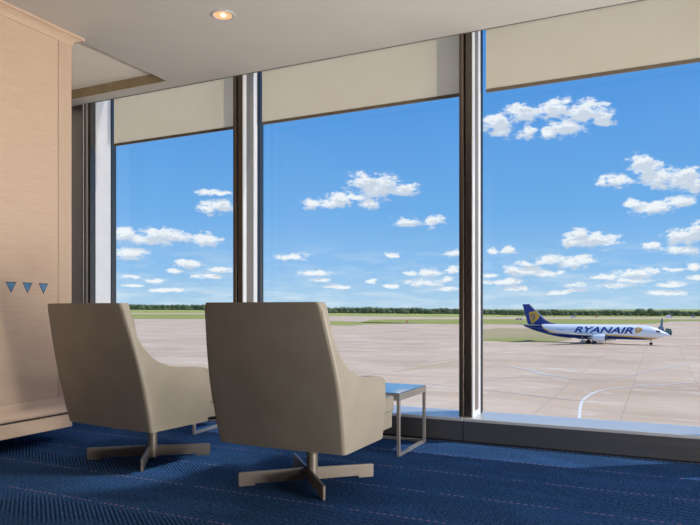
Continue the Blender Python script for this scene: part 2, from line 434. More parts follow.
def rounded_slab(x, y0, y1, z0, z1, crown=.012, nx=10, ny=10):
    bm = bmesh.new()
    def g(z, sgn):
        return [[bm.verts.new((-x + 2 * x * i / nx, y0 + (y1 - y0) * j / ny, z + sgn * crown * math.sin(PI * i / nx) ** .5 * math.sin(PI * j / ny) ** .5 if sgn else z)) for j in range(ny + 1)] for i in range(nx + 1)]
    T, Bo = g(z1, 1), g(z0, 0)
    for i in range(nx):
        for j in range(ny):
            bm.faces.new((T[i][j], T[i + 1][j], T[i + 1][j + 1], T[i][j + 1])); bm.faces.new((Bo[i][j], Bo[i][j + 1], Bo[i + 1][j + 1], Bo[i + 1][j]))
    for i in range(nx):
        for j in (0, ny): bm.faces.new((T[i][j], T[i + 1][j], Bo[i + 1][j], Bo[i][j]))
    for j in range(ny):
        for i in (0, nx): bm.faces.new((T[i][j], T[i][j + 1], Bo[i][j + 1], Bo[i][j]))
    return bm
def make_chair(base_rot):
    r = empty('lounge_chair', (0, 0, 0))
    sh = obj('leather_shell', shell_bm(), M['leather'], r, bevel=.012, seg=4, angle=48)
    for s in (-1, 1):
        bm = bmesh.new()
        tube(bm, [(s * (interp(WID, z) - .0078), interp(YBK, z) + .0078, z) for z in [.262 + .68 * i / 20 for i in range(21)]], .0022, 6)
        obj('piping', bm, M['piping'], sh, smooth=True)
    obj('seat_rail', rounded_slab(.30, -.30, .425, .252, .35, .0), M['leather'], r, bevel=.012, seg=4)
    obj('seat_cushion', rounded_slab(.308, -.30, .44, .345, .442, .018), M['leather'], r, bevel=.020, seg=5)
    bm = rounded_slab(.29, 0, .46, 0, .075, .02)
    for v in bm.verts:   # tip the slab up so that it leans on the shell
        y, z = v.co.y, v.co.z; v.co.y = -.36 - y * .22 + z * .97; v.co.z = .455 + y * .97 + z * .22
    obj('back_cushion', bm, M['leather'], r, bevel=.02, seg=4)
    obj('underside_plate', B(-.2, .2, -.2, .2, .238, .252), M['black'], r, bevel=.004)
    bm = bmesh.new(); lathe(bm, [(.0, .006), (.027, .006), (.030, .01), (.030, .16), (.034, .165), (.034, .238), (.0, .238)], 28, cap=False)
    obj('column', bm, M['base_metal'], r, smooth=False, bevel=.0015)
    for c in list(r.children): c.location.x = .028
    for k in range(4):
        bm = bmesh.new()
        prism(bm, [(.022, .010), (.29, .012), (.29, .001), (.374, .0), (.378, .006), (.378, .070), (.372, .075), (.022, .078)], -.007, .007, 1)
        # prism gives (a, t, b): a along the leg
        lg = obj('leg', bm, M['base_metal'], r, bevel=.002)
        lg.rotation_euler = (0, 0, base_rot + k * PI / 2)
    return r
def kids(o): return [c for c in bpy.data.objects if c.parent == o]
def copy_tree(o, parent=None):
    c = o.copy(); C.objects.link(c)
    if parent: c.parent = parent
    for k in kids(o):
        if k is not c: copy_tree(k, c)
    return c
ch = make_chair(math.radians(42))
G = 'taupe leather lounge chairs facing the windows'
ch.location = (-1.745, 3.12, 0); ch.rotation_euler = (0, 0, math.radians(-.5))
tag(ch, 'taupe leather swivel lounge chair nearest the camera, side table visible beyond', 'chair', G)
c2 = copy_tree(ch); c2.location = (-2.94, 3.19, 0); c2.rotation_euler = (0, 0, math.radians(-6))
tag(c2, 'taupe leather swivel lounge chair beside the pale oak panelling', 'chair', G)

# ------------------------------------------------------------------ side tables
def make_table():
    S, H, q = .26, .402, .010
    r = empty('side_table', (0, 0, 0))
    obj('tabletop', B(-S + .004, S - .004, -S + .004, S - .004, H - .004, H + .004), M['tabletop'], r, bevel=.0015)
    bm = bmesh.new()
    box(bm, -S, S, -S, -S + .016, H - .044, H); box(bm, -S, S, S - .016, S, H - .044, H); box(bm, -S, -S + .016, -S + .016, S - .016, H - .044, H); box(bm, S - .016, S, -S + .016, S - .016, H - .044, H)
    obj('top_frame', bm, M['table_metal'], r)
    for sx in (-1, 1):
        for sy in (-1, 1):
            x, y = sx * (S - q), sy * (S - q)
            obj('leg', B(x - q, x + q, y - q, y + q, 0, H - .044), M['table_metal'], r, bevel=.001)
        x = sx * (S - q); obj('floor_bar', B(x - q, x + q, -S + 2 * q, S - 2 * q, 0, .02), M['table_metal'], r, bevel=.001)
    obj('floor_bar', B(-S + 2 * q, S - 2 * q, S - 2 * q, S, 0, .02), M['table_metal'], r, bevel=.001)
    return r
tb = make_table(); tb.location = (-1.762, 4.145, 0)
tag(tb, 'low square side table with glossy top beyond the near chair', 'table', 'low steel framed side tables')
t2 = copy_tree(tb); t2.location = (-3.44, 4.15, 0); t2.rotation_euler = (0, 0, math.radians(4))
tag(t2, 'low steel framed side table almost hidden between the two chairs', 'table', 'low steel framed side tables')

# ------------------------------------------------------------------ outside: ground
bm = bmesh.new()
v = [bm.verts.new(p) for p in ((-9000, 4, 0), (9000, 4, 0), (9000, 9000, 0), (-9000, 9000, 0))]; bm.faces.new(v)
g = structure('ground', bm, M['concrete']); g.location = (0, 0, GZ)
def patch(name, pts, mat, z=.02, label=None, cat=None, kind=None, group=None):
    P = [on_ground(px, py) for px, py in pts]; c = sum(P, Vector()) / len(P)
    bm = bmesh.new(); vv = [bm.verts.new((p.x - c.x, p.y - c.y, 0)) for p in P]; bm.faces.new(vv)
    o = obj(name, bm, mat); o.location = (c.x, c.y, GZ + z)
    return tag(o, label, cat, group, kind)
GA = grass('mown airfield grass', lin(150, 150, 80), lin(172, 170, 98)); GB = grass('dry airfield grass', lin(168, 162, 118), lin(186, 178, 134)); GC = grass('green meadow', lin(158, 160, 84), lin(184, 180, 110))
GD = grass('sparse verge', lin(190, 168, 132), lin(166, 154, 106))
patch('meadow_grass', [(-700, 317.2), (100, 313.0), (250, 313.4), (300, 315.6), (430, 317.0), (700, 317.4), (1600, 318.5), (1600, 309.25), (-700, 309.25)], GC, .05, 'far band of pale green meadow below the tree line', 'grass', 'stuff')
patch('verge_grass', [(360, 322.6), (372, 319.6), (470, 319.0), (700, 319.2), (860, 319.6), (860, 321.2), (672, 321.4), (655, 323.6), (520, 324.4), (430, 324.0)], GA, .05, 'green grass strip behind the airliner', 'grass', 'stuff')
patch('verge_grass', [(-80, 318.4), (90, 318.6), (262, 319.4), (290, 317.4), (262, 314.4), (100, 314.0), (-80, 313.6)], GA, .08, 'green grass strip seen between the chair and second mullion', 'grass', 'stuff')
patch('verge_grass', [(318, 325.2), (352, 325.6), (370, 324.2), (420, 323.4), (352, 321.6), (318, 321.0)], GA, .05, 'small green grass patch above the near chair', 'grass', 'stuff')
patch('sparse_grass', [(474, 340.2), (510, 341.6), (556, 341.2), (572, 339.4), (566, 333), (540, 328.8), (500, 328.2), (474, 330)], GD, .05, 'sparse dry grass patch under the airliner tail', 'grass', 'stuff')
patch('sparse_grass', [(480, 340.6), (510, 341.8), (556, 341.6), (563, 340.6), (540, 339.4), (490, 338.6)], GA, .07, 'narrow green edge of the grass under the tail', 'grass', 'stuff')
white = plain('white line paint', lin(236, 232, 226), .7, 0, .3, .08); yellow = plain('yellow line paint', lin(216, 190, 120), .7, 0, .3, .1)
faded = plain('faded line paint', lin(214, 202, 192), .8, 0, .3, .05)
def line(name, pts, w, mat, label, cat='marking', z=.03):
    P = [on_ground(*p) for p in pts]
    Q = []
    for i in range(len(P) - 1):    # catmull-rom
        p0, p1, p2, p3 = P[max(i - 1, 0)], P[i], P[i + 1], P[min(i + 2, len(P) - 1)]
        for k in range(8):
            t = k / 8; Q.append(.5 * ((2 * p1) + (p2 - p0) * t + (2 * p0 - 5 * p1 + 4 * p2 - p3) * t * t + (3 * p1 - p0 - 3 * p2 + p3) * t ** 3))
    Q.append(P[-1]); c = sum(Q, Vector()) / len(Q)
    bm = bmesh.new(); pr = None
    for i, p in enumerate(Q):
        t = (Q[min(i + 1, len(Q) - 1)] - Q[max(i - 1, 0)]).normalized(); n = Vector((-t.y, t.x, 0)) * w / 2
        a, b = bm.verts.new((p.x + n.x - c.x, p.y + n.y - c.y, 0)), bm.verts.new((p.x - n.x - c.x, p.y - n.y - c.y, 0))
        if pr: bm.faces.new((pr[0], pr[1], b, a))
        pr = (a, b)
    o = obj(name, bm, mat); o.location = (c.x, c.y, GZ + z); return tag(o, label, cat, None, None)
line('painted_line', [(578.5, 432), (579.3, 419), (580.5, 406), (584, 399.5), (592, 394), (604, 390), (633, 386.8), (674, 384), (740, 379)], .28, white, 'white painted curved line on the apron at lower right')
line('painted_line', [(560, 345.6), (640, 346), (700, 346.5), (780, 347)], .35, yellow, 'yellow painted line on the apron under the airliner nose')
line('painted_line', [(392, 372), (425, 367), (460, 360.5)], .3, yellow, 'short yellow line on the apron above the side table')
line('painted_line', [(483, 381), (520, 377), (600, 380), (650, 371), (700, 362)], .35, faded, 'faded pale line sweeping across the apron before the airliner')
line('painted_line', [(508, 366), (530, 370), (545, 374.5), (566, 377)], .9, faded, 'short faded pale patch of paint near the third mullion')
line('painted_line', [(430, 384), (520, 394), (560, 399), (585, 401)], .22, faded, 'thin faded line joining the white curve')

# trees -------------------------------------------------------------
def foliage(name, a, b):
    t = NT(name); n = t.noise(t.coord(), .25, 4, .7)
    return t.base(t.ramp(n, [(.3, a), (.7, b)]), .95, 0, .05)
TREE = foliage('hazy tree foliage', lin(100, 110, 82), lin(128, 134, 102)); TRUNK = plain('bark', lin(84, 74, 62), .9)
def blob(bm, c, r, squash=.8, sub=1):
    ret = bmesh.ops.create_icosphere(bm, subdivisions=sub, radius=1)
    for v in ret['verts']:
        k = 1 + .28 * noise.noise(v.co * 1.7 + Vector(c) * .13)
        v.co = Vector((c[0] + v.co.x * r * k, c[1] + v.co.y * r * k, c[2] + v.co.z * r * squash * k))
def belt(x0, x1, n, label, f):
    """wood belt following base/top picture rows; each crown is a low blob on the ground"""
    bm = bmesh.new(); cx = rd(0, 1500)
    for i in range(n):
        px = x0 + (x1 - x0) * (i + random.random()) / n
        yb, yt = f(px); yt += random.uniform(-.15, .9) + 1.0 * noise.noise(Vector((px * .05, 0, 0)))
        p = on_ground(px, yb); d = F * 9.8 / (yb - HOR) * random.uniform(1.0, 1.12)
        a, b = ray(px); p = Vector((a * d, b * d, 0)); top = 9.8 + (HOR - yt) * d / F
        r = top * random.uniform(.42, .6)
        blob(bm, (p.x - cx.x, p.y - cx.y, top - r * .8), r, .8)
        blob(bm, (p.x - cx.x + r * .5, p.y - cx.y, r * .45), r, .7)
        if top - 1.6 * r > r: blob(bm, (p.x - cx.x, p.y - cx.y, top * .5), r, .9)
    o = obj('tree_belt', bm, TREE, smooth=True); o.location = (cx.x, cx.y, GZ); tag(o, label, 'trees', None, 'stuff')
def rowf(px):
    T = [(60, 309.5, 303.9), (230, 310.2, 304.4), (262, 311.8, 305.8), (330, 313.2, 306.8), (460, 314.2, 308.0), (520, 315.6, 309.6), (700, 316.2, 310.4), (900, 316.6, 310.6)]
    for a, b in zip(T, T[1:]):
        if px <= b[0]:
            t = max(0, (px - a[0]) / (b[0] - a[0])); return (a[1] + (b[1] - a[1]) * t, a[2] + (b[2] - a[2]) * t)
    return T[-1][1:]
belt(-60, 900, 900, 'continuous belt of woodland along the horizon', rowf)
def tree(px, top_y, w, label):
    d = F * 9.8 / (316.9 - HOR); a, b = ray(px); r = empty('round_tree', (a * d, b * d, GZ)); h = 9.8 + (HOR - top_y) * d / F
    bm = bmesh.new(); tube(bm, [(0, 0, 0), (.2, 0, h * .3), (0, 0, h * .6)], [.5, .4, .25], 8); obj('trunk', bm, TRUNK, r, smooth=True)
    bm = bmesh.new()
    for k in range(14):
        aa = random.uniform(0, 2 * PI); q = random.uniform(0, .55) * w
        blob(bm, (q * math.cos(aa), q * math.sin(aa), h * random.uniform(.5, .82)), w * random.uniform(.3, .5), .7, 2)
    obj('crown', bm, TREE, r, smooth=True); tag(r, label, 'tree', 'taller trees in the belt behind the aircraft')
tree(641, 308.4, 7.5, 'broad tree rising above the belt, left one behind the aircraft nose')
tree(650.5, 307.9, 5.5, 'narrower tree rising above the belt just right of the broad tree')
tree(554.5, 308.9, 5, 'small tree rising above the belt just right of the tail fin')

# ------------------------------------------------------------------ airliner
air = empty('airliner', (0, 0, 0))
tag(air, 'white and blue twin engine airliner with yellow harp emblem on its tail', 'airplane')
ng = rd(80.7, 174.0); fw = (rd(.8, -.6, 0)).normalized()
ang = math.atan2(fw.y, fw.x)
air.rotation_euler = (0, 0, ang)
# local x runs aft-to-nose with the nose gear at x = 0; nose tip x = +4, tail x = -35.5
air.location = (ng.x, ng.y, GZ)
WHITE = plain('aircraft white paint', lin(250, 250, 250), .3, 0, .3, .02)
NAVY = plain('aircraft blue paint', lin(10, 50, 140), .35, 0, .3, .05)
YEL = plain('aircraft yellow paint', lin(246, 186, 40), .4, 0, .3, .03)
GREYM = plain('aircraft wing grey', lin(176, 180, 186), .4, .2, .3, .04)
DARK = plain('aircraft dark', lin(40, 46, 58), .4)
def fus_mat():
    t = NT('aircraft livery'); tc = t.n.new('ShaderNodeTexCoord'); s = t.n.new('ShaderNodeSeparateXYZ'); t.l.new(tc.outputs['Object'], s.inputs[0])
    X, Z = s.outputs[0], s.outputs[2]
    # boundary height of the blue belly as a function of x (local, nose +4 ... tail -35.5)
    mr = t.new('ShaderNodeMapRange'); mr.inputs['From Min'].default_value = -36; mr.inputs['From Max'].default_value = 4; t.l.new(X, mr.inputs['Value'])
    cv = t.new('ShaderNodeFloatCurve'); c = cv.mapping.curves[0]
    pts = [(0, 1), (.115, .98), (.15, .80), (.19, .56), (.26, .43), (.36, .385), (.6, .36), (.8, .31), (.9, .26), (1, .18)]
    while len(c.points) < len(pts): c.points.new(.5, .5)
    for p, (a, b) in zip(c.points, pts): p.location = (a, b)
    cv.mapping.update(); t.l.new(mr.outputs[0], cv.inputs['Value'])
    hb = t.math('MULTIPLY', cv.outputs[0], 6.6)
    d = t.math('SUBTRACT', Z, hb)
    blue = t.math('LESS_THAN', d, 0); yel = t.math('LESS_THAN', t.math('ABSOLUTE', t.math('SUBTRACT', d, .09)), .2)
    # row of cabin windows
    wz = t.math('LESS_THAN', t.math('ABSOLUTE', t.math('SUBTRACT', Z, 3.62)), .17)
    wx = t.math('GREATER_THAN', t.math('SINE', t.math('MULTIPLY', X, 2 * PI / .75)), .15)
    wr = t.math('MULTIPLY', t.math('LESS_THAN', X, -22.5), t.math('GREATER_THAN', X, -29.0))
    wmask = t.math('MULTIPLY', t.math('MULTIPLY', wz, wx), t.math('MULTIPLY', wr, .6))
    col = t.mix(wmask, lin(252, 252, 252), lin(90, 130, 180))
    col = t.mix(blue, col, lin(10, 50, 140)); col = t.mix(yel, col, lin(240, 196, 90))
    return t.base(col, .3)
SEC = [(4.9, 2.5, .04, .04), (4.65, 2.55, .25, .24), (3.9, 2.85, .50, .50), (2.9, 2.93, .80, .85), (2.1, 3.02, 1.12, 1.2), (1.2, 3.12, 1.40, 1.52), (0, 3.22, 1.66, 1.80), (-1.6, 3.28, 1.84, 1.96), (-4, 3.3, 1.88, 2.0), (-22, 3.3, 1.88, 2.0), (-24.5, 3.40, 1.80, 1.90), (-27, 3.62, 1.60, 1.68), (-29.5, 3.92, 1.30, 1.38), (-32, 4.26, .92, 1.02), (-34, 4.56, .55, .64), (-35.3, 4.76, .26, .32), (-35.5, 4.78, .12, .16)]
bm = bmesh.new(); n = 32
loft(bm, [[(x, ry * math.cos(2 * PI * k / n), zc + rz * math.sin(2 * PI * k / n)) for k in range(n)] for x, zc, ry, rz in SEC])
fus = obj('fuselage', bm, fus_mat(), air, smooth=True)
def wing(bm, secs):
    """secs: (x_lead, x_trail, y, z, thick)"""
    rings = []
    for xl, xt, y, z, th in secs:
        ring = []
        for t_, h in ((0, 0), (.05, .5), (.25, 1), (.6, .7), (1, 0.05), (.6, -.4), (.25, -.6), (.05, -.35)): ring.append((xl + (xt - xl) * t_, y, z + h * th))
        rings.append(ring)
    loft(bm, rings); return bm
for s in (-1, 1):
    bm = bmesh.new(); wing(bm, [(-11.4, -19.7, s * 1.2, 2.15, .45), (-14.2, -19.3, s * 5.2, 2.45, .3), (-20.7, -22.5, s * 16.6, 3.35, .1)])
    wg = obj('wing', bm, GREYM, air, smooth=True)
    bm = bmesh.new(); wing(bm, [(-29.6, -34.0, s * .6, 4.75, .2), (-33.4, -35.4, s * 7.0, 5.3, .06)])
    obj('tailplane', bm, GREYM, air, smooth=True)
    # engine
    e = bmesh.new(); lathe(e, [(.78, 0), (.92, .12), (1.04, -.2), (1.10, -.9), (1.08, -1.9), (.96, -2.9), (.80, -3.5), (.70, -3.4)], 28, 'x', (-10.4, s * 4.85, 1.72))
    eng = obj('engine', e, WHITE, air, smooth=True)
    e = bmesh.new(); lathe(e, [(.0, -.25), (.3, -.5), (.86, -.5), (.80, .02), (.92, .12), (.98, .02)], 28, 'x', (-10.4, s * 4.85, 1.72)); obj('intake', e, DARK, eng, smooth=True)
    e = bmesh.new(); lathe(e, [(.70, -3.3), (.5, -4.1), (.2, -4.6), (0.01, -4.9)], 20, 'x', (-10.4, s * 4.85, 1.72)); obj('exhaust_cone', e, GREYM, eng, smooth=True)
    bm = B(-14.8, -11.6, s * 4.85 - .12, s * 4.85 + .12, 2.3, 2.75); obj('pylon', bm, WHITE, air)
    bm = bmesh.new(); tube(bm, [(-17.2, s * 2.9, 2.3), (-17.2, s * 2.9, .6)], .14, 10); lg = obj('main_gear', bm, GREYM, air)
    for dy in (-.42, .42):
        bm = bmesh.new(); lathe(bm, [(0.05, -.18), (.5, -.18), (.56, -.1), (.56, .1), (.5, .18), (.05, .18)], 22, 'z', cap=True)
        for v in bm.verts: v.co = Vector((v.co.x - 15.6, v.co.z + s * 2.9 + dy, v.co.y + .56))
        obj('wheel', bm, M['black'], lg, smooth=False)
bm = bmesh.new(); tube(bm, [(0, 0, 1.6), (0, 0, .4)], .09, 10); lg = obj('nose_gear', bm, GREYM, air)
for dy in (-.22, .22):
    bm = bmesh.new(); lathe(bm, [(0.05, -.1), (.32, -.1), (.36, -.05), (.36, .05), (.32, .1), (.05, .1)], 20, 'z', cap=True)
    for v in bm.verts: v.co = Vector((v.co.x, v.co.z + dy, v.co.y + .36))
    obj('wheel', bm, M['black'], lg)
# belly fairing
bm = bmesh.new(); loft(bm, [[(x, ry * math.cos(2 * PI * k / 20), 1.75 + rz * math.sin(2 * PI * k / 20)) for k in range(20)] for x, ry, rz in ((-10, .5, .3), (-11.5, 1.6, .6), (-15, 2.0, .75), (-19, 1.8, .65), (-21, .5, .3))]); obj('belly_fairing', bm, NAVY, air, smooth=True)
# fin with dorsal fillet
fin = [(-24.0, 5.05), (-27.4, 5.7), (-29.0, 6.5), (-33.9, 11.1), (-35.9, 11.1), (-34.3, 5.4), (-34.0, 4.7), (-29, 4.9)]
bm = bmesh.new(); prism(bm, fin, -.16, .16, 1); fn = obj('tail_fin', bm, NAVY, air, bevel=.08)
bm = bmesh.new(); prism(bm, [(-29.0, 6.65), (-33.8, 11.2), (-34.1, 11.2), (-29.3, 6.6)], -.2, .2, 1); obj('leading_edge', bm, GREYM, fn)
SIDE = -1   # starboard side (local -y) faces the terminal when the nose points right
# harp emblem: slender figure arching over strings, both sides of the fin
def harp():
    bm = bmesh.new()
    def strip(pts, w):
        pr = None
        for i, (x, z) in enumerate(pts):
            t = Vector((pts[min(i + 1, len(pts) - 1)][0] - pts[max(i - 1, 0)][0], pts[min(i + 1, len(pts) - 1)][1] - pts[max(i - 1, 0)][1])).normalized()
            n_ = Vector((-t.y, t.x)) * (w[i] if isinstance(w, list) else w) * .68
            a, b = bm.verts.new((x + n_.x, 0, z + n_.y)), bm.verts.new((x - n_.x, 0, z - n_.y))
            if pr: bm.faces.new((pr[0], pr[1], b, a))
            pr = (a, b)
    strip([(-1.75, 1.35), (-1.2, 1.25), (-.5, 1.55), (.3, 1.6), (1.0, 1.15), (1.45, .45), (1.2, -.2), (.6, -.75), (-.1, -1.3), (-.55, -1.9), (-.75, -2.4)], [.1, .5, .42, .5, .6, .62, .6, .6, .6, .45, .1])
    strip([(-1.2, 1.2), (-1.15, .4), (-1.0, -.4), (-.8, -1.3), (-.65, -2.1)], [.5, .42, .42, .42, .3])
    for k in range(3):
        strip([(-.55 + .5 * k, 1.35), (-.45 + .45 * k, -.9 + .35 * k)], .16)
    strip([(.35, .9), (.95, .45), (.6, -.1)], .3)
    return bm
for s in (-1, 1):
    bm = harp()
    for v in bm.verts:
        v.co = Vector((-32.3 + v.co.x * .92, s * .185, 7.2 + v.co.z * .92))
    obj('harp_emblem', bm, YEL, fn)
# lettering wrapped on the fuselage side
def letters(text, size, x0, z0, shear, mat, s, name, weight=.03, length=None):
    cu = bpy.data.curves.new('t', 'FONT'); cu.body = text; cu.size = size; cu.shear = shear; cu.offset = weight; cu.resolution_u = 3
    to = bpy.data.objects.new('t', cu); C.objects.link(to); bpy.context.view_layer.update()
    dg = bpy.context.evaluated_depsgraph_get(); me = bpy.data.meshes.new_from_object(to.evaluated_get(dg))
    bm = bmesh.new(); bm.from_mesh(me); bpy.data.objects.remove(to); bpy.data.meshes.remove(me)
    xs = [v.co.x for v in bm.verts]; w = max(xs) - min(xs); xm = min(xs); k = (length / w) if length else 1
    for q in range(1, 24):
        bmesh.ops.bisect_plane(bm, geom=bm.verts[:] + bm.edges[:] + bm.faces[:], plane_co=(0, q * .11, 0), plane_no=(0, 1, 0))
    bmesh.ops.triangulate(bm, faces=bm.faces)
    for v in bm.verts:
        X = (v.co.x - xm) * k; Z = v.co.y
        lx = x0 + X if s < 0 else x0 + length - X
        t = (z0 + Z - 3.3) / 2.0; y = 1.88 * math.sqrt(max(0, 1 - min(.98, t * t)))
        v.co = Vector((lx, s * (y + .03), z0 + Z))
    return obj(name, bm, mat, fus)
for s in (-1, 1):
    letters('RYANAIR', 2.35, -19.8, 3.05, .3, NAVY, s, 'airline_lettering', .055, 15.7)
    # small emblem after the name
    bm = harp()
    for v in bm.verts:
        z = 4.0 + v.co.z * .40; t = (z - 3.3) / 2.0; y = 1.88 * math.sqrt(max(0, 1 - t * t)); v.co = Vector((-2.8 + s * -v.co.x * .55, s * (y + .04), z))
    obj('harp_emblem', bm, YEL, fus)
    bm = bmesh.new()
    for a, b in ((1.55, 2.0), (2.05, 2.5)):
        prism(bm, [(a, 3.55), (b, 3.5), (b - .15, 3.95), (a + .02, 4.05)], s * .75, s * 1.33, 1)
    obj('cockpit_window', bm, DARK, fus)
    for xd in (.2, -30.2 + 2.5):
        pass

# ------------------------------------------------------------------ small things on the airfield
def at_px(px, py): p = on_ground(px, py); return p
def car(px, py, L, H, W, col, label, name='service_van'):
    p = at_px(px, py); r = empty(name, (p.x, p.y, GZ), YAW + random.uniform(-.2, .2)); tag(r, label, 'vehicle')
    bm = bmesh.new(); prism(bm, [(-L / 2, .4), (L / 2, .4), (L / 2, H * .5), (L * .36, H * .58), (L * .24, H), (-L / 2, H)], -W / 2, W / 2, 1); obj('body', bm, col, r, bevel=.08)
    bm = bmesh.new(); prism(bm, [(L * .34, H * .6), (L * .25, H * .9), (L * .02, H * .9), (L * .02, H * .6)], -W / 2 - .02, W / 2 + .02, 1); obj('side_window', bm, DARK, r)
    for sx in (-.3, .3):
        for sy in (-1, 1):
            bm = bmesh.new(); lathe(bm, [(0.02, -.15), (.4, -.15), (.4, .15), (.02, .15)], 14, 'z', cap=True)
            for v in bm.verts: v.co = Vector((v.co.x + sx * L, v.co.z + sy * (W / 2 - .1), v.co.y + .4))
            obj('wheel', bm, M['black'], r)
    return r
car(573, 318.0, 4.6, 2.2, 1.9, WHITE, 'tiny white van on the far taxiway right of the tail fin')
car(669.5, 317.8, 6.5, 2.8, 2.1, WHITE, 'tiny white van on the far taxiway above the service truck')
car(693, 317.5, 4.6, 2.0, 1.9, GREYM, 'tiny grey van on the far taxiway at the right edge')
RED = plain('red paint', lin(190, 70, 62), .5); ORG = plain('orange paint', lin(224, 120, 70), .5); TEAL = plain('green paint', lin(90, 128, 122), .5)
def board(px, py, n, label):
    p = at_px(px, py); r = empty('marker_board', (p.x, p.y, GZ), YAW); tag(r, label, 'barrier')
    for k in range(n):
        bm = B(-n * .7 + k * 1.4, -n * .7 + (k + 1) * 1.4, -.1, .1, .3, 1.5); obj('stripe_panel', bm, WHITE if k % 2 else RED, r)
    for x in (-n * .6, n * .6): obj('leg', B(x - .05, x + .05, -.08, .08, 0, .3), GREYM, r)
board(519.5, 320.1, 4, 'low red and white striped barrier left of the tail fin')

def post(px, py, h, w, col, label):
    p = at_px(px, py); r = empty('marker_post', (p.x, p.y, GZ)); tag(r, label, 'marker')
    obj('foot', B(-w, w, -w, w, 0, .2), GREYM, r); bm = bmesh.new(); lathe(bm, [(w * .8, .2), (w * .6, h * .6), (w * .3, h)], 12, cap=True); obj('cone', bm, col, r)
post(596.5, 317.6, 3.2, 1.0, ORG, 'orange marker on the far grass above the fuselage')
post(407, 322.6, 1.6, .9, ORG, 'small orange marker on the grass left of the third mullion')
# service truck with raised mast behind the nose
p = rd(314.6 / 649 * 232, 232); r = empty('service_truck', (p.x, p.y, GZ), ang + .5); tag(r, 'grey service truck with raised mast behind the aircraft nose', 'vehicle')
SG = plain('slate grey paint', lin(120, 140, 164), .5)
bm = bmesh.new(); prism(bm, [(-2.2, .5), (2.2, .5), (2.2, 1.5), (1.8, 2.6), (.6, 2.7), (.5, 1.7), (-2.2, 1.7)], -1, 1, 1); obj('body', bm, TEAL, r, bevel=.06)
bm = bmesh.new(); prism(bm, [(-2.1, 1.7), (-.2, 1.7), (-.5, 3.0), (-1.0, 3.6), (-1.9, 3.4)], -.7, .7, 1); obj('lift_housing', bm, SG, r, bevel=.06)
bm = bmesh.new(); prism(bm, [(-1.5, 3.3), (-.7, 3.3), (-.55, 5.4), (-.75, 6.4), (-.95, 6.4)], -.2, .2, 1); obj('mast', bm, SG, r)
for sx in (-1.4, 1.4):
    for sy in (-1, 1):
        bm = bmesh.new(); lathe(bm, [(0.02, -.15), (.5, -.15), (.5, .15), (.02, .15)], 14, 'z', cap=True)
        for v in bm.verts: v.co = Vector((v.co.x + sx, v.co.z + sy * .95, v.co.y + .5))
        obj('wheel', bm, M['black'], r)

# ------------------------------------------------------------------ sky
CL = [(499,123,18,7),(524,113,16,7),(555,109,18,7),(584,112,20,8),(602,116,11,7),(502,131,10,5),(527,132,7,5),(548,134,8,4),(565,128,16,7),
(615,181,14,5),(604,182,6,4),(640,162,10,6),(645,170,14,8),(662,178,14,8),(681,181,18,8),(697,184,14,7),(687,174,10,6),
(634,204,9,4),(656,208,20,5),(678,203,14,5),(643,209,14,4),
(580.6,233,8,4),(590,240,26,6),(574,242,11,5),(606,242,11,4),
(651,245.6,8,2.8),(684,237,18,7),(697,232,10,8),(678,250,17,3),
(527,263,9,2.5),(549,261,15,4.5),(584,260,9,4),(571,263,12,4),
(511,269,9,3),(527,271,14,4),(544,274,10,3),(561,272,5,2),
(606,277,12,2.6),(637,273,17,3.5),(631,280.5,22,2.5),(620,286,16,2),
(675,269,10,2),(695,266.6,8,2.5),(697,277.6,11,3),(672,285,14,2.5),
(507,249.7,7,3),(492.6,251,5,2.5),(497,282,14,2.2),(511,281,12,3),(514.6,288,14,2),(491,276,7,2),(576,285,9,2.2),(557,293,8,1.8),(571,290.5,12,1.6),(668,293,20,2),
(364,182,12,7),(384,184,14,7),(404,190,13,5),(378,190,20,6),(314,204,9,4),(340,200,14,5),(330,204,12,4),(356,197,11,3.5),(368,204,10,4),
(408,221,11,4),(435,221,7,5),(292,257,15,2.8),(394,256,6,2.5),(452,253,8,2.8),(316,273,14,2.8),(322,280,11,2),(338,287,13,1.6),
(412,274,7,2),(430,273,9,3.5),(424,283,15,3),(453,270,8,3),(448,279,6,2.5),(448,289,10,2),(372,281,6,1.8),(392,286,6,1.8),
(220,206,14,6),(208,209,9,4),(208,240,10,4),(220,269,10,2.5),(210,276,10,2),(216,193,15,2.6),
(125,235,11,5),(155,235,16,6),(175,237,16,5.5),(206,240,11,5),(145,240,22,4.5),(130,253,14,4.5),(190,264,13,3.5),(175,272,8,2),(155,280,9,1.5),(196,277,6,2),(131,276,8,1.5),(167,290,16,1.8),(127,285,12,1.8)]
world = bpy.data.worlds.new('sky'); bpy.context.scene.world = world; world.use_nodes = True
nt = world.node_tree; nt.nodes.clear(); L = nt.links
grp = bpy.data.node_groups.new('cloud field', 'ShaderNodeTree')
grp.interface.new_socket('P', in_out='INPUT', socket_type='NodeSocketVector'); grp.interface.new_socket('D', in_out='OUTPUT', socket_type='NodeSocketFloat')
gi = grp.nodes.new('NodeGroupInput'); go = grp.nodes.new('NodeGroupOutput'); prev = None
def azel(px, py):
    a, b = ray(px); d = math.hypot(a, b)
    return math.atan2(a, b), math.atan2((HOR - py) / F, d)
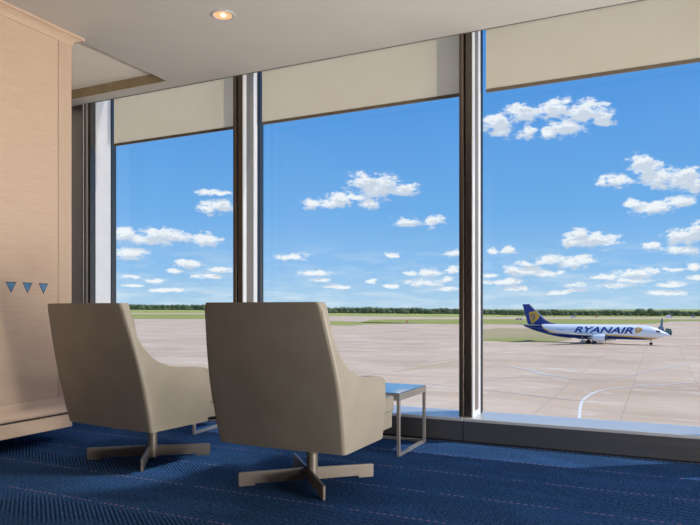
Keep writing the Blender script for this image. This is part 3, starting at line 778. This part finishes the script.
for cx, cy, rx, ry in CL:
    az, el = azel(cx, cy); u = (cx - 350) / F
    sx = rx * 1.18 / F / (1 + u * u); sy = ry * 1.3 / F / math.sqrt(1 + u * u)
    ma = grp.nodes.new('ShaderNodeVectorMath'); ma.operation = 'MULTIPLY_ADD'
    grp.links.new(gi.outputs[0], ma.inputs[0]); ma.inputs[1].default_value = (1 / sx, 1 / sy, 0); ma.inputs[2].default_value = (-az / sx, -el / sy, 0)
    ln = grp.nodes.new('ShaderNodeVectorMath'); ln.operation = 'LENGTH'; grp.links.new(ma.outputs[0], ln.inputs[0])
    if prev is None: prev = ln.outputs['Value']
    else:
        mn = grp.nodes.new('ShaderNodeMath'); mn.operation = 'SMOOTH_MIN'; mn.inputs[2].default_value = .35
        grp.links.new(prev, mn.inputs[0]); grp.links.new(ln.outputs['Value'], mn.inputs[1]); prev = mn.outputs[0]
grp.links.new(prev, go.inputs[0])
def W(ty, **k):
    n_ = nt.nodes.new(ty)
    for a, b in k.items(): setattr(n_, a, b)
    return n_
def wm(op, a, b=None, c=None, clamp=False):
    n_ = W('ShaderNodeMath', operation=op, use_clamp=clamp)
    for i, v in enumerate((a, b, c)):
        if v is None: continue
        if isinstance(v, (int, float)): n_.inputs[i].default_value = v
        else: L.new(v, n_.inputs[i])
    return n_.outputs[0]
tc = W('ShaderNodeTexCoord'); sp3 = W('ShaderNodeSeparateXYZ'); L.new(tc.outputs['Generated'], sp3.inputs[0])
az = wm('ARCTAN2', sp3.outputs[0], sp3.outputs[1]); el = wm('ARCSINE', sp3.outputs[2])
cb = W('ShaderNodeCombineXYZ'); L.new(az, cb.inputs[0]); L.new(el, cb.inputs[1])
def nz(scale, detail, rough, vec, sc=(1, 1, 1)):
    mp = W('ShaderNodeMapping'); mp.inputs['Scale'].default_value = sc; L.new(vec, mp.inputs[0])
    n_ = W('ShaderNodeTexNoise'); n_.inputs['Scale'].default_value = scale; n_.inputs['Detail'].default_value = detail; n_.inputs['Roughness'].default_value = rough
    L.new(mp.outputs[0], n_.inputs['Vector']); return n_
warp = nz(26, 5, .6, cb.outputs[0], (1, 1.6, 1))
wv = W('ShaderNodeVectorMath', operation='MULTIPLY_ADD'); L.new(warp.outputs[1], wv.inputs[0]); wv.inputs[1].default_value = (.020, .011, 0); 
av = W('ShaderNodeVectorMath', operation='ADD'); L.new(cb.outputs[0], av.inputs[0]); av.inputs[1].default_value = (-.010, -.0055, 0)
L.new(av.outputs[0], wv.inputs[2])
g1 = W('ShaderNodeGroup'); g1.node_tree = grp; L.new(wv.outputs[0], g1.inputs[0])
up = W('ShaderNodeVectorMath', operation='ADD'); L.new(wv.outputs[0], up.inputs[0]); up.inputs[1].default_value = (-.003, .0075, 0)
g2 = W('ShaderNodeGroup'); g2.node_tree = grp; L.new(up.outputs[0], g2.inputs[0])
fine = nz(95, 6, .66, cb.outputs[0], (1, 1.7, 1)); mid = nz(38, 3, .5, cb.outputs[0], (1, 2.6, 1))
def dens(gv, lo, hi):
    v = wm('ADD', gv, wm('MULTIPLY', wm('SUBTRACT', fine.outputs[0], .5), 2.2)); v = wm('ADD', v, wm('MULTIPLY', wm('SUBTRACT', mid.outputs[0], .5), 2.0))
    mr = W('ShaderNodeMapRange', interpolation_type='SMOOTHSTEP'); L.new(v, mr.inputs[0]); mr.inputs[1].default_value = hi; mr.inputs[2].default_value = lo; mr.inputs[3].default_value = 0; mr.inputs[4].default_value = 1
    return mr.outputs[0]
D1 = dens(g1.outputs[0], .42, 1.22); D2 = dens(g2.outputs[0], .35, 1.0)
# generic high haze streaks near the horizon (all around)
hz = nz(13, 5, .6, cb.outputs[0], (1, 6, 1))
hm = W('ShaderNodeMapRange'); L.new(hz.outputs[0], hm.inputs[0]); hm.inputs[1].default_value = .46; hm.inputs[2].default_value = .70
lowm = W('ShaderNodeMapRange'); L.new(el, lowm.inputs[0]); lowm.inputs[1].default_value = .11; lowm.inputs[2].default_value = .015
H2 = wm('MULTIPLY', wm('MULTIPLY', hm.outputs[0], lowm.outputs[0]), .75)
# clear sky gradient
er = W('ShaderNodeMapRange'); L.new(el, er.inputs[0]); er.inputs[1].default_value = -.02; er.inputs[2].default_value = .6
rp = W('ShaderNodeValToRGB'); cr = rp.color_ramp
stops = [(0, lin(196, 222, 238)), (.05, lin(180, 214, 240)), (.13, lin(148, 197, 242)), (.26, lin(118, 179, 238)), (.5, lin(88, 157, 229)), (.75, lin(74, 143, 219)), (1, lin(66, 130, 206))]
while len(cr.elements) < len(stops): cr.elements.new(.5)
for e, (p_, c_) in zip(cr.elements, stops): e.position = p_; e.color = c_
L.new(er.outputs[0], rp.inputs[0])
def wmix(f, a, b):
    n_ = W('ShaderNodeMix', data_type='RGBA')
    for i, v in ((0, f), (6, a), (7, b)):
        if isinstance(v, (int, float, tuple)): n_.inputs[i].default_value = v
        else: L.new(v, n_.inputs[i])
    return n_.outputs[2]
shade = wm('MULTIPLY', D2, .75)
cloudc = wmix(shade, lin(252, 253, 255), lin(196, 208, 226))
skyc = wmix(H2, rp.outputs[0], lin(226, 238, 248))
skyc = wmix(wm('MULTIPLY', D1, .97), skyc, cloudc)
bg = W('ShaderNodeBackground'); L.new(skyc, bg.inputs[0]); bg.inputs[1].default_value = 1.0
wo = W('ShaderNodeOutputWorld'); L.new(bg.outputs[0], wo.inputs[0])
world.cycles.sampling_method = 'MANUAL'; world.cycles.sample_map_resolution = 256

# ------------------------------------------------------------------ lights
su = bpy.data.lights.new('sun', 'SUN'); su.energy = 3.2; su.angle = .01; su.color = (1, .96, .9)
s_ = bpy.data.objects.new('sun', su); C.objects.link(s_)
d = Vector((-.42, -.30, -1.15)).normalized(); s_.rotation_euler = d.to_track_quat('-Z', 'Y').to_euler(); s_.location = (20, 30, 60)
def area(name, loc, rot, sx, sy, e, c=(1, .95, .88)):
    a = bpy.data.lights.new(name, 'AREA'); a.shape = 'RECTANGLE'; a.size = sx; a.size_y = sy; a.energy = e; a.color = c
    o = bpy.data.objects.new(name, a); C.objects.link(o); o.location = loc; o.rotation_euler = rot
area('rear_fill_light', (1.5, -1.5, CEIL - .05), (0, 0, 0), 4, 2.5, 4)  # added fill behind the camera, not a real ceiling panel
def aim(name, loc, to, sx, sy, e, spread, c=(1, .95, .88)):
    d = (Vector(to) - Vector(loc)).normalized()
    area(name, loc, d.to_track_quat('-Z', 'Y').to_euler(), sx, sy, e, c); bpy.data.lights[name].spread = math.radians(spread)
aim('ceiling_fill_light', (2.6, 2.2, .15), (-2.6, 3.8, 2.9), 1.4, .8, 115, 100, (1, .97, .93))  # added unseen fill near the floor, brightens the ceiling
aim('side_fill_light', (4.6, 3.4, 2.15), (-3, 3.2, 1.0), 2.0, 1.4, 58, 180, (1, .98, .95))
aim('wood_fill_light', (-1.6, 1.2, 2.75), (-3.85, 2.9, 1.5), .8, .8, 3, 60, (1, .95, .9))  # added fill out of view, brightens the oak unit
aim('chair_fill_light', (-.9, 3.15, 2.85), (-2.6, 3.05, .45), .5, .5, 4.5, 34, (1, .97, .93))  # added overhead fill, lifts the side of the chair by the panelling
